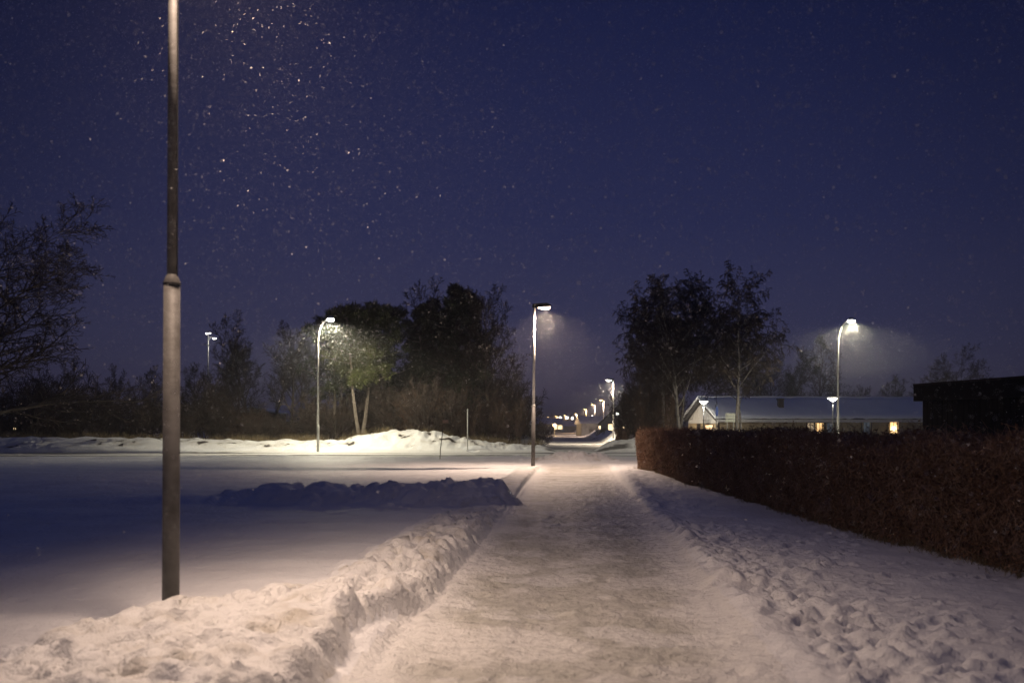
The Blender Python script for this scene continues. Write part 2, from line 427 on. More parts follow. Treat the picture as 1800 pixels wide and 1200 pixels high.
SM = {k: snowmat(nm, k) for k, nm in (('snow', 'fresh_snow'), ('path', 'trodden_snow'), ('road', 'driven_snow'), ('bank', 'ploughed_snow'), ('dirty', 'ploughed_snow_with_earth'))}
defs = [(0, 'ground', 'snow', dict(kind='structure')), (1, 'path', 'path', dict(kind='structure')), (2, 'road', 'road', dict(kind='structure')),
        (3, 'snow_bank', 'bank', dict(label='long lumpy ploughed snow bank along the left path edge, round the nearest lamp post', cat='snow bank')),
        (4, 'snow_bank', 'snow', dict(label='blue shadowed cloddy snow bank crossing the lawn left of the path', cat='snow bank')),
        (5, 'snow_heap', 'bank', dict(label='low rough heap of snow in the middle of the junction where the path ends', cat='snow heap')),
        (6, 'snow_bank', 'dirty', dict(label='high lamp-lit snow bank with dark earth patches below the pines and shrubs', cat='snow bank')),
        (7, 'snow_bank', 'bank', dict(label='grey snow bank at the right corner of the side street, left of the hedge end', cat='snow bank'))]
for li, nm, mk, kw in defs:
    q = quads[ql == li]
    if not len(q): continue
    un, inv = np.unique(q, return_inverse=True)
    me = np_mesh(nm, V[un], inv.reshape(q.shape), SM[mk])
    me.polygons.foreach_set('use_smooth', np.ones(len(q), bool))
    at = me.attributes.new('wear', 'FLOAT', 'POINT'); at.data.foreach_set('value', WEAR[un].astype(np.float32))
    me.normals_split_custom_set_from_vertices(N[un].tolist())
    tag(link(nm, me), kw.get('label'), kw.get('cat'), None, kw.get('kind'))

# ------------------------------------------------------------------ lamps
def light(parent, loc, power, col, size=.06, spot=None, blend=.6, aim=None, squeeze=None):
    L = bpy.data.lights.new('lamp_light', 'SPOT' if spot else 'POINT'); L.energy = power; L.color = col
    L.shadow_soft_size = size
    if spot: L.spot_size = R(spot); L.spot_blend = blend
    o = link('lamp_light', L, parent, loc)
    if squeeze: o.rotation_euler = (0, -R(squeeze[0]), -parent.rotation_euler[2]); o.scale = (squeeze[1], 1, 1)
    elif aim: o.rotation_euler = Vector((aim[0], aim[1], aim[2])).to_track_quat('-Z', 'Y').to_euler()
    return o
def path_lamp(loc, label, zc, ztop, rl=.064, power=900, tilt=(0, 0), rz=0, ru=None, sq=(17, .35), lsz=.13, bl=.9):
    ru = ru or rl*.60
    pm_ = M['galvd'] if zc > 2.5 else M['galvl']; t = empty('street_lamp', loc, rz, label, 'street lamp', 'straight lamp posts beside the path'); t.rotation_euler = (tilt[0], tilt[1], rz)
    MB().tube([(0, 0, -.3), (0, 0, zc)], [rl*1.04, rl*.98], 20).build('lower_pole', M['galvd'], t, True)
    MB().lathe([(rl*.98, zc), (rl*1.05, zc+.002), (rl*1.04, zc+.018), (rl*.80, zc+.055), (ru, zc+.08)], 20).build('collar', pm_, t, True)
    MB().tube([(0, 0, zc+.08), (0, 0, ztop)], [ru, ru*.85], 16).build('upper_pole', pm_, t, True)
    MB().tube([(ru*.80, ru*.62, zc+.06), (ru*.72, ru*.56, ztop-.1)], .008, 6).build('cable', M['black'], t) if zc > 2.5 else None
    h = MB(); h.poly([(-.07, -.13, ztop), (-.07, -.13, ztop+.13), (.46, -.15, ztop+.17), (.60, -.12, ztop+.10), (.60, -.12, ztop+.035), (.1, -.13, ztop+.0)], (0, .27, 0))
    hd = h.build('lamp_head', M['black'], t)
    MB().poly([(.14, -.11, ztop-.004), (.58, -.11, ztop+.030), (.56, -.10, ztop-.03), (.42, -.09, ztop-.06), (.22, -.1, ztop-.03)], (0, .21, 0)).build('lens', M['lw'], hd)
    light(t, (.40, 0, ztop-.085), power, WARM, lsz, 160, bl, None, sq)
    return t
path_lamp((GX(300, 7.6), 7.6, 0), 'nearest tall grey lamp post in the foreground snow bank, its head above the frame', 2.68, 6.0, .063, 1800, (0, R(.35)), R(-38))
path_lamp((GX(937, 36.4), 36.4, 0), 'lamp post beside the path with flat black head and lit lens on the right', 2.35, 5.95, .072, 2900, (0, R(.45)), 0, .05, (2, .95), .03, .7)

def curved_lamp(px, Y, zb, ztop, label, power, reach=.72, spot=172):
    t = empty('street_lamp', (GX(px, Y), Y, zb), 0, label, 'street lamp', 'tall curved-arm street lamps along the cross street')
    h = ztop-zb
    pts = [(0, 0, -.4), (0, 0, 1.2), (0, 0, h-1.75)]
    for k in range(1, 9):
        a = k/8*R(82); pts.append((.52*(1-math.cos(a)), 0, h-1.75+1.5*math.sin(a)))
    pts.append((reach, 0, h-.18))
    MB().tube(pts[:2]+[(0, 0, 1.25)], [.085, .085, .07], 12).build('pole_base', M['galvl'], t, True)
    MB().tube([(0, 0, 1.25)]+pts[2:], [.07, .05]+[.045]*9, 12).build('curved_pole', M['galvl'], t, True)
    hd = MB().lathe([(.02, .16), (.12, .14), (.20, .06), (.24, -.02), (.22, -.03)], 18, (reach+.06, 0, h-.10)).build('lamp_head', M['galvl'], t, True)
    MB().lathe([(.22, -.03), (.21, -.12), (.13, -.19), (.0, -.21)], 18, (reach+.06, 0, h-.10)).build('bowl', M['ln'], hd, True)
    light(t, (reach+.06, 0, h-.36), power, NEUT, .05, spot, .45, (0, 0, -1))
    return t
curved_lamp(559, 62, .45, 8.45, 'white curved lamp post with a bright bowl in front of the pines', 6000)
curved_lamp(1473, 61, 0, 8.25, 'white curved lamp post rising behind the hedge in front of the long snowy roof', 4600, .75, 174)

proto = None
def far_lamp(px, Y, ztop, label, power, col=AMBER, side=-1, lens='la'):
    t = empty('street_lamp', (GX(px, Y), Y, -.1), 0, label, 'street lamp', 'row of street lamps down the side street')
    zt = ztop+.1; s = side
    MB().tube([(0, 0, -.3), (0, 0, zt*.38)], .075, 10).build('lower_pole', M['galv'], t, True)
    MB().tube([(0, 0, zt*.38), (0, 0, zt)], .055, 10).build('upper_pole', M['galvl'], t, True)
    hd = MB().poly([(s*-.07, -.12, zt), (s*-.07, -.12, zt+.14), (s*.5, -.14, zt+.20), (s*.66, -.12, zt+.12), (s*.66, -.12, zt+.05)], (0, .26, 0)).build('lamp_head', M['black'], t)
    MB().poly([(s*.15, -.14, zt-.01), (s*.66, -.14, zt+.045), (s*.62, -.12, zt-.06), (s*.40, -.10, zt-.10)], (0, .28, 0)).build('lens', M[lens], hd)
    light(t, (s*.42, 0, zt-.17), power, col, .04, 165, .5, (0, 0, -1))
    return t
for i, (px, Y, lb, pw, cc) in enumerate([
        (1078, 93, 'nearest lamp of the row down the side street, tall beside the bare bushes', 4200, (1, .82, .58)),
        (1061, 162, 'second lamp of the side street row, head level with the dark gable roof', 5500, WARM),
        (1046, 196, 'third lamp of the side street row, left of the dark gable', 5500, WARM),
        (1031, 245, 'fourth lamp of the side street row with a bright amber head', 6500, AMBER),
        (1014, 330, 'fifth lamp of the side street row above the low snowy roof', 6500, AMBER),
        (994, 372, 'sixth lamp of the side street row, beside a dark pole', 6500, AMBER),
        (979, 405, 'seventh small amber lamp far down the side street', 6500, AMBER),
        (965, 440, 'last faint lamp at the far end of the side street', 1800, AMBER)]):
    far_lamp(px, Y, 5.95, lb, pw, cc, -1, 'lc' if i == 0 else 'la')

def park_lamp(px, py, Y, label, power=260):
    zt = P(px, py, Y).z
    t = empty('park_lamp', (GX(px, Y), Y, 0), 0, label, 'lamp', 'post-top lamps with shallow white shades by the row house')
    MB().tube([(0, 0, -.2), (0, 0, zt-.30)], [.04, .03], 10).build('pole', M['black'], t, True)
    MB().lathe([(.0, .12), (.12, .09), (.40, .03), (.43, .0), (.38, -.015)], 18, (0, 0, zt)).build('shade', M['galvl'], t, True)
    MB().lathe([(.38, -.015), (.28, -.09), (.15, -.20), (.04, -.25)], 18, (0, 0, zt)).build('glass', M['lc'], t, True)
    light(t, (0, .0, zt-.45), power, COOL, .04)
park_lamp(1237, 705, 84, 'post-top lamp in front of the pale planked gable', 1700)
park_lamp(1173, 707, 90, 'post-top lamp under the left birch crown', 2000)
park_lamp(1464, 699, 70, 'post-top lamp just left of the tall curved lamp post', 160)
# mast behind the left shrubs with two floodlights and an arm lamp
Yt = 100; zt = P(366, 588, Yt).z
t = empty('light_mast', (GX(366, Yt), Yt, 0), 0, 'tall mast with three small bright heads above the shrubs, right of the near post', 'light mast')
MB().tube([(0, 0, 0), (0, 0, zt)], [.09, .055], 10).build('pole', M['galv'], t, True)
MB().box((-.22, -.06, zt+.05), (-.05, .1, zt+.17)).build('floodlight', M['lc'], t)
MB().box((.08, -.06, zt+.10), (.22, .1, zt+.2)).build('floodlight', M['lc'], t)
MB().box((-.42, -.04, zt-1.05), (.18, .04, zt-.95)).build('crossarm', M['galvl'], t)
MB().tube([(0, 0, zt-.5), (.3, 0, zt-.2), (.55, 0, zt-.3)], .03, 6).build('arm', M['galv'], t)
MB().lathe([(.0, .05), (.15, .03), (.2, -.02), (.1, -.08), (0, -.09)], 14, (.62, 0, zt-.38)).build('lamp_head', M['lc'], t, True)
light(t, (.62, 0, zt-.7), 110, COOL, .04)

# ------------------------------------------------------------------ trees
def build_tree(rng, segs_out, p, dr, L, r, lv, mx, pr):
    """adds (level, [points], [radii]) branches"""
    n = max(2, int(pr['nseg'][min(lv, len(pr['nseg'])-1)]))
    pts = [p.copy()]; rad = [r]; dcur = dr.normalized(); st = L/n
    for i in range(n):
        w = pr['wig'][min(lv, len(pr['wig'])-1)]
        dcur = dcur+Vector((rng.gauss(0, w), rng.gauss(0, w), rng.gauss(0, w)))
        dcur.z += pr['trop'][min(lv, len(pr['trop'])-1)]
        dcur.normalize(); p = p+dcur*st; pts.append(p.copy()); rad.append(max(r*(1-(i+1)/n*pr['taper']), pr['rmin']))
    segs_out.append((lv, pts, rad))
    if lv >= mx: return
    nc = pr['kids'][min(lv, len(pr['kids'])-1)]; s0 = pr['start'][min(lv, len(pr['start'])-1)]
    a0 = rng.uniform(0, 6.28)
    for k in range(nc):
        f = s0+(1-s0)*(k+rng.uniform(.1, .9))/nc; x = f*n; i = min(int(x), n-1); u = x-i
        q = pts[i].lerp(pts[i+1], u); rr = rad[i]*(1-u)+rad[i+1]*u
        ax = (pts[i+1]-pts[i]).normalized()
        side = ax.cross(Vector((0, 0, 1)) if abs(ax.z) < .95 else Vector((1, 0, 0))).normalized(); up = ax.cross(side)
        an = a0+k*2.4+rng.uniform(-.5, .5); sp = R(pr['ang'][min(lv, len(pr['ang'])-1)]*rng.uniform(.75, 1.25))
        nd = ax*math.cos(sp)+(side*math.cos(an)+up*math.sin(an))*math.sin(sp)
        ll = L*pr['ratio'][min(lv, len(pr['ratio'])-1)]*rng.uniform(.65, 1.15)*(1.15-pr['cone']*f if lv == 0 else 1.1-.5*f)
        build_tree(rng, segs_out, q, nd, ll, rr*pr['rr'], lv+1, mx, pr)
def tubes_mesh(name, br, m, n):
    b = MB()
    for pts, rad in br:
        ring = []
        for i, p in enumerate(pts):
            t = (pts[min(i+1, len(pts)-1)]-pts[max(i-1, 0)]).normalized()
            a = t.cross(Vector((.3, .2, 1)) if abs(t.z) < .9 else Vector((1, .1, 0))).normalized(); c = t.cross(a)
            ring.append(len(b.v))
            for k in range(n):
                g = 2*math.pi*k/n; q = p+(a*math.cos(g)+c*math.sin(g))*rad[i]; b.v.append(q[:])
        for i in range(len(ring)-1):
            for k in range(n): b.f.append((ring[i]+k, ring[i]+(k+1) % n, ring[i+1]+(k+1) % n, ring[i+1]+k))
    me = bpy.data.meshes.new(name); me.from_pydata(b.v, [], b.f); me.materials.append(m)
    return me
BARE = dict(nseg=(7, 5, 4, 3, 2), wig=(.06, .12, .16, .2, .25), trop=(.03, .05, .05, .04, .03), taper=.85, rmin=.007, kids=(15, 9, 8, 6), start=(.28, .2, .15, .1), ang=(42, 38, 40, 42), ratio=(.46, .52, .5, .5), cone=.65, rr=.55)
BIRCH = dict(nseg=(8, 6, 5, 5, 3), wig=(.07, .12, .16, .16, .2), trop=(.03, .03, -.06, -.22, -.3), taper=.85, rmin=.008, kids=(17, 10, 9, 6), start=(.26, .2, .15, .1), ang=(42, 42, 44, 44), ratio=(.50, .5, .46, .5), cone=.6, rr=.5)
SHRUB = dict(nseg=(4, 4, 3, 3), wig=(.10, .14, .2, .22), trop=(.05, .05, .05, .04), taper=.8, rmin=.010, kids=(7, 6, 5), start=(.12, .1, .1), ang=(30, 34, 38), ratio=(.55, .55, .55), cone=.5, rr=.6)
def bare_meshes(seed, H, r, pr, mx, trunkm, twigm, thick=1.):
    rng = random.Random(seed); out = []
    build_tree(rng, out, Vector((0, 0, -.2)), Vector((rng.gauss(0, .03), rng.gauss(0, .03), 1)), H, r, 0, mx, pr)
    lo = [(p, q) for l, p, q in out if l <= 1]; hi = [(p, [x*thick for x in q]) for l, p, q in out if l > 1]
    return [('trunk', tubes_mesh('trunk', lo, trunkm, 6)), ('crown', tubes_mesh('crown', hi, twigm, 3))]
def shrub_meshes(seed, H, n, spread, m, mx=3):
    rng = random.Random(seed); out = []
    for k in range(n):
        a = rng.uniform(0, 6.28); q = rng.uniform(0, spread*.5)
        dr = Vector((math.cos(a)*rng.uniform(.1, .6), math.sin(a)*rng.uniform(.1, .6), 1))
        build_tree(rng, out, Vector((math.cos(a)*q, math.sin(a)*q, -.1)), dr, H*rng.uniform(.6, 1.0), .03, 0, mx, SHRUB)
    return [('stems', tubes_mesh('stems', [(p, q) for l, p, q in out if l == 0], m, 5)), ('twigs', tubes_mesh('twigs', [(p, q) for l, p, q in out if l > 0], m, 3))]
def put(meshes, name, loc, sc, rz, label, cat, group=None, sz=None):
    t = empty(name, loc, rz, label, cat, group); t.scale = (sc, sc, sz or sc)
    for nm, me in meshes: link(nm, me, t)
    return t
def needles(rng, centers, rad_fn, per, size, m, name='crown'):
    V_ = []; 
    for (c, r, cnt) in centers:
        for _ in range(cnt):
            # position on/in the clump
            u = rng.normal(size=3); u /= np.linalg.norm(u); q = np.array(c)+u*np.array(r)*rng.uniform(.55, 1.08)
            ax = u+np.array((0, 0, .5)); ax /= np.linalg.norm(ax)
            for k in range(per):
                dv = ax*.5+rng.normal(size=3)*.6; dv /= np.linalg.norm(dv); w = np.cross(dv, rng.normal(size=3)); w /= np.linalg.norm(w)
                ln = size*rng.uniform(.6, 1.2); V_ += [q-w*ln*.10, q+w*ln*.10, q+dv*ln]
    V_ = np.array(V_); return np_mesh(name, V_, np.arange(len(V_)).reshape(-1, 3), m)
def pine_meshes(seed, H, r0, cw, base, conic, m, lean=(0, 0), nb=32):
    rng = random.Random(seed); nr = np.random.RandomState(seed); out = []
    tr = [Vector((lean[0]*z/H+rng.gauss(0, .05), lean[1]*z/H, z)) for z in np.linspace(-.3, H*.96, 9)]
    out.append((tr, [r0*(1-.8*i/8) for i in range(9)])); cl = []
    for k in range(nb):
        f = base+(1-base)*(k+.5)/nb; z = H*f; a = rng.uniform(0, 6.28)
        q = tr[0].lerp(tr[-1], f); q.z = z
        g = (f-base)/(1-base); w = cw*((1-g)**.62 if conic else math.sqrt(max(.05, 1-(1.7*g-.75)**2)))*rng.uniform(.45, 1.15)+.15
        e = q+Vector((math.cos(a)*w, math.sin(a)*w, w*.25)); out.append(([q, q.lerp(e, .5)+Vector((0, 0, -.1)), e], [r0*.3, r0*.2, .02]))
        k_ = rng.uniform(.24, .44); cl.append((e[:], (k_, k_, k_*.8), 20)); md = q.lerp(e, .6); cl.append((md[:], (.5, .5, .42), 20)); md = q.lerp(e, .3); cl.append((md[:], (.5, .5, .45), 12))
    cl.append(((tr[-1].x, tr[-1].y, H-.3), (.35, .35, .7), 22))
    return [('trunk', tubes_mesh('trunk', out, M['pinebark'], 6)), ('crown', needles(nr, cl, None, 9, .34, m))]

bareA = bare_meshes(1, 9, .15, BARE, 4, M['bark'], M['twig'], 1.35); bareB = bare_meshes(2, 9, .13, BARE, 4, M['bark'], M['twig'], 1.35)
bareC = bare_meshes(3, 9, .14, dict(BARE, ang=(28, 34, 38, 42), kids=(13, 8, 7, 6)), 4, M['bark'], M['twig'], 1.35)
birA = bare_meshes(4, 12, .17, BIRCH, 4, M['birch'], M['twig'], 2.3); birB = bare_meshes(9, 12, .15, dict(BIRCH, start=(.36, .2, .15, .1)), 4, M['birch'], M['twig'], 2.2)
big = bare_meshes(6, 13, .30, dict(BARE, kids=(22, 13, 9, 6), ang=(55, 45, 42, 42), ratio=(.52, .52, .5, .5), trop=(.03, .02, .02, .03), start=(.10, .15, .1, .1), cone=.35), 4, M['bark'], M['twig'], 2.0)
shA = shrub_meshes(1, 3.6, 22, 2.6, M['twig']); shB = shrub_meshes(2, 3.2, 24, 3.0, M['rtwig']); shC = shrub_meshes(3, 4.4, 18, 2.2, M['twig'])

# big bare tree at the left edge
put(big, 'bare_tree', (GX(-25, 58), 58, .1), 1.22, .4, 'big wide dark bare tree at the left edge of the picture', 'tree', None, .90)
BG = 'bare trees left of the pines'
put(bareC, 'bare_tree', (GX(443, 80), 80, .3), 1.03, 1.1, 'slender bare tree in front of the brown shed, taller than the shrubs', 'tree', BG)
put(bareA, 'bare_tree', (GX(511, 76), 76, .3), .90, .2, 'bare tree with several stems just left of the white curved lamp post', 'tree', BG)
put(bareB, 'bare_tree', (GX(391, 82), 82, .3), .80, 2.0, 'thin bare tree between the light mast and the slender tree', 'tree', BG)
put(bareC, 'bare_tree', (GX(527, 79), 79, .3), .78, 3.2, 'smaller bare tree close against the left side of the pines', 'tree', BG)
put(bareB, 'bare_tree', (GX(205, 84), 84, .3), .62, 3.9, 'low spreading bare tree left of the near lamp post, over the shrubs', 'tree', BG)
put(bareA, 'bare_tree', (GX(345, 86), 86, .3), .66, 5.1, 'low bare tree right of the near lamp post below the mast', 'tree', BG)
put(bareA, 'bare_tree', (GX(415, 88), 88, .3), .86, .9, 'bare tree behind the lower brown shed', 'tree', BG)
put(bareC, 'bare_tree', (GX(478, 86), 86, .3), .80, 4.9, 'bare tree behind the brown shed with the sloping roof', 'tree', BG)
put(bareA, 'bare_tree', (GX(268, 80), 80, .3), .60, 2.6, 'low bare tree partly hidden by the near lamp post', 'tree', BG)
put(bareB, 'bare_tree', (GX(130, 82), 82, .3), .66, .6, 'low bare tree between the big dark tree and the near lamp post', 'tree', BG)
# bare tree right of the conifers
put(bareA, 'bare_tree', (GX(862, 72), 72, .3), 1.12, 4.0, 'tall bare tree leaning out on the right side of the conifers', 'tree')
put(bareB, 'bare_tree', (GX(888, 73), 73, .3), .62, 1.0, 'short bare tree at the right end of the thicket, just left of the path lamp', 'tree')
put(bareC, 'bare_tree', (GX(798, 76), 76, .3), 1.22, 1.5, 'bare tree showing its twigs behind the top of the tallest conifer', 'tree')
# pines
PG = 'pines behind the snow bank'
pA = pine_meshes(1, 9.2, .16, 2.1, .45, False, M['needle'], (-.85, 0)); pB = pine_meshes(2, 9.8, .17, 2.2, .42, False, M['needle'], (1.05, 0))
pC = pine_meshes(3, 10.0, .17, 2.3, .35, False, M['needled']); pD = pine_meshes(4, 11.2, .18, 3.1, .22, True, M['needled'], (0, 0), 52)
put(pA, 'pine_tree', (GX(630, 70), 70, .4), 1.0, 0, 'pine with the left one of two pale leaning trunks right of the curved lamp', 'tree', PG)
put(pB, 'pine_tree', (GX(637, 70.6), 70.6, .4), .98, 0, 'pine with the right one of two pale leaning trunks right of the curved lamp', 'tree', PG)
put(pC, 'pine_tree', (GX(588, 73), 73, .3), .93, .7, 'round dark pine directly behind the bright curved lamp head', 'tree', PG)
put(pC, 'pine_tree', (GX(683, 74), 74, .3), .98, 2.9, 'dark pine between the twin-trunk pines and the pointed conifers', 'tree', PG)
put(pA, 'pine_tree', (GX(608, 76), 76, .3), 1.10, 3.1, 'tallest round pine crown, top left of the group', 'tree', PG)
CG = 'pointed dark conifers in the middle of the thicket'
put(pD, 'conifer_tree', (GX(738, 74), 74, .3), .90, .3, 'pointed dark conifer right of the round pines, lower than its right neighbour', 'tree', CG)
put(pD, 'conifer_tree', (GX(800, 73), 73, .3), 1.02, 1.9, 'tallest pointed dark conifer in the middle of the thicket', 'tree', CG)
put(pD, 'conifer_tree', (GX(836, 75), 75, .3), .84, 3.9, 'pointed dark conifer beside the tall leaning bare tree', 'tree', CG)
put(pD, 'conifer_tree', (GX(762, 78), 78, .3), .98, 5.2, 'pointed dark conifer at the back between the two front ones', 'tree', CG)
put(pD, 'conifer_tree', (GX(818, 78), 78, .3), 1.04, .9, 'tall pointed conifer directly behind the tallest one', 'tree', CG)
put(pC, 'conifer_tree', (GX(768, 76), 76, .3), .92, 4.4, 'broad dark conifer between the two pointed ones', 'tree', CG)
# shrubs
SG = 'bare shrubs along the far snow bank'
rs = random.Random(5); sh = (shA, shB, shC); spots = []
for i in range(18): spots.append((20+i*31+rs.uniform(-8, 8), 71+rs.uniform(0, 6), rs.uniform(.75, 1.25)))
for i in range(17): spots.append((565+i*20.3+rs.uniform(-6, 6), 69.5+rs.uniform(0, 5), rs.uniform(.75, 1.15)))
for i in range(9): spots.append((690+i*24+rs.uniform(-6, 6), 76+rs.uniform(0, 4), rs.uniform(1.2, 1.5)))
spots.sort()
ORD = ('leftmost', 'second from left', 'third from left', 'fourth from left', 'fifth from left', 'sixth from left', 'seventh from left', 'eighth from left', 'ninth from left', 'tenth from left', 'eleventh from left', 'twelfth from left', 'thirteenth from left', 'fourteenth from left')
cnt = {}
for i, (px, y, s_) in enumerate(spots):
    if 440 < px < 560: s_ *= .55
    where = ('under the leftmost dark tree' if px < 170 else 'left of the near lamp post' if px < 290 else 'between near post and shed' if px < 440 else
             'low beside the left curved lamp post' if px < 580 else 'under the round pines' if px < 720 else 'under the pointed conifers' if px < 860 else 'at the right end of the thicket')
    if 596 < px < 672 and y < 76: y += 6
    kind = ('grey-brown', 'reddish-brown', 'tall thin-stemmed')[i % 3]; kk = (where, kind); cnt[kk] = cnt.get(kk, 0)+1
    put(sh[i % 3], 'bare_shrub', (GX(px, y), y, gz(GX(px, y), y)-.1), s_, rs.uniform(0, 6), '%s bare shrub %s, %s' % (kind, where, ORD[cnt[kk]-1]), 'shrub', SG)
# birches
put(birA, 'birch_tree', (GX(1196, 71), 71, 0), .90, .6, 'wide drooping birch with pale forked trunk, left of the planked gable', 'tree', 'birches behind the hedge')
put(birB, 'birch_tree', (GX(1172, 74), 74, 0), .86, 2.6, 'dense birch behind the left post-top lamp', 'tree', 'birches behind the hedge')
put(birB, 'birch_tree', (GX(1192, 76), 76, 0), .90, 4.6, 'birch whose crown stands right behind the wide drooping one', 'tree', 'birches behind the hedge')
put(birB, 'birch_tree', (GX(1150, 77), 77, 0), .74, 5.6, 'lower birch at the left edge of the birch clump', 'tree', 'birches behind the hedge')
put(birA, 'birch_tree', (GX(1176, 78), 78, 0), .94, 3.9, 'tall birch at the back of the clump of birches', 'tree', 'birches behind the hedge')
put(birB, 'birch_tree', (GX(1306, 75), 75, 0), .72, 1.0, 'second birch close behind the slim one by the sign boards', 'tree', 'birches behind the hedge')
put(birB, 'birch_tree', (GX(1296, 72), 72, 0), .90, 3.3, 'slim birch with pale trunk standing by the white sign boards', 'tree', 'birches behind the hedge')
put(birA, 'birch_tree', (GX(1318, 110), 110, 0), .92, 1.3, 'faint birch behind the house roof, right of the slim birch', 'tree', 'trees behind the row house')
for i, (px, y, s_, ms, lb) in enumerate([
        (1352, 118, 1.02, bareA, 'bare tree behind the roof left of the chimney'), (1392, 120, 1.05, bareB, 'bushy bare tree right behind the chimney'),
        (1440, 116, 1.18, bareC, 'bare tree behind the roof just left of the tall curved lamp'), (1372, 124, .9, bareC, 'lower bare tree between those by the chimney'),
        (1482, 122, .78, bareB, 'small bare tree behind the roof right of the tall curved lamp'), (1515, 124, .66, bareA, 'lowest bare tree behind the right half of the roof'),
        (1572, 112, .72, bareA, 'round bare tree above the roof left of the black garage'), (1545, 120, .6, bareC, 'thin bare tree over the roof ridge near the round one')]):
    put(ms, 'bare_tree', (GX(px, y), y, 0), s_, i*1.3, lb, 'tree', 'trees behind the row house')
put(big, 'bare_tree', (GX(1672, 74), 74, 0), .42, 2.2, 'round bare treetop rising above the black garage roof', 'tree')
put(shC, 'bare_shrub', (GX(1650, 105), 105, 0), 1.3, 2.2, 'twig tops of a bush just above the left end of the garage roof', 'shrub')
# thicket left of the birches
for i, (px, y, s_, sz_, ms, lb) in enumerate([(1108, 79, .62, .9, shC, 'left outer bush of the thicket below the birches'), (1124, 76, .75, 1.25, shA, 'tall bush below the left birch crown'), (1152, 74, .75, 1.3, shB, 'reddish bush right behind the hedge under the left post-top lamp'),
        (1168, 77, .7, 1.1, shC, 'bush at the foot of the wide drooping birch'), (1132, 84, .85, 1.6, shB, 'reddish high bush at the back of the birch thicket'), (1158, 82, .8, 1.7, shA, 'high grey bush at the back of the birch thicket')]):
    put(ms, 'bare_shrub', (GX(px, y), y, 0), s_, i*1.1, lb, 'shrub', 'bushes below the birches', sz_)
# far tree line at the end of the street and round the horizon
rs = random.Random(8)
farT = bare_meshes(11, 9, .2, dict(BARE, rmin=.03, kids=(9, 6, 4)), 3, M['bark'], M['twig'], 1.35)
for i in range(15):
    y = rs.uniform(480, 560); px = 925+i*13+rs.uniform(-4, 4)
    put(farT, 'far_tree', (GX(px, y), y, 0), rs.uniform(.7, 1.0), rs.uniform(0, 6), 'hazy bare tree on the skyline beyond the side street, %s' % (['leftmost']+[w_+' from left' for w_ in 'second third fourth fifth sixth seventh eighth ninth tenth eleventh twelfth thirteenth fourteenth'.split()]+['rightmost'])[i], 'tree', 'trees on the skyline beyond the side street')
wood = []
Vw = []; Fw = []
nr = np.random.RandomState(4)
for s_ in range(9000):                                # far-off woods round the horizon: one mass of twiggy fans
    x = nr.uniform(-700, 700); y = 600+nr.uniform(0, 60)
    if -30 < x < 60: pass
    hgt = 7+5*float(perlin(np.array([x*.02]), np.array([2.2]))[0])+nr.uniform(-2, 3); w = nr.uniform(.15, .5); a = nr.uniform(0, 3.14); b = len(Vw)
    lx = nr.normal()*1.5
    Vw += [(x-w*math.cos(a), y-w*math.sin(a), 0), (x+w*math.cos(a), y+w*math.sin(a), 0), (x+lx, y+nr.normal(), hgt)]; Fw.append((b, b+1, b+2))
me = np_mesh('distant_wood', np.array(Vw), np.array(Fw), M['bark']); tag(link('distant_wood', me), 'dark far-off wood along the horizon', 'wood', None, 'stuff')

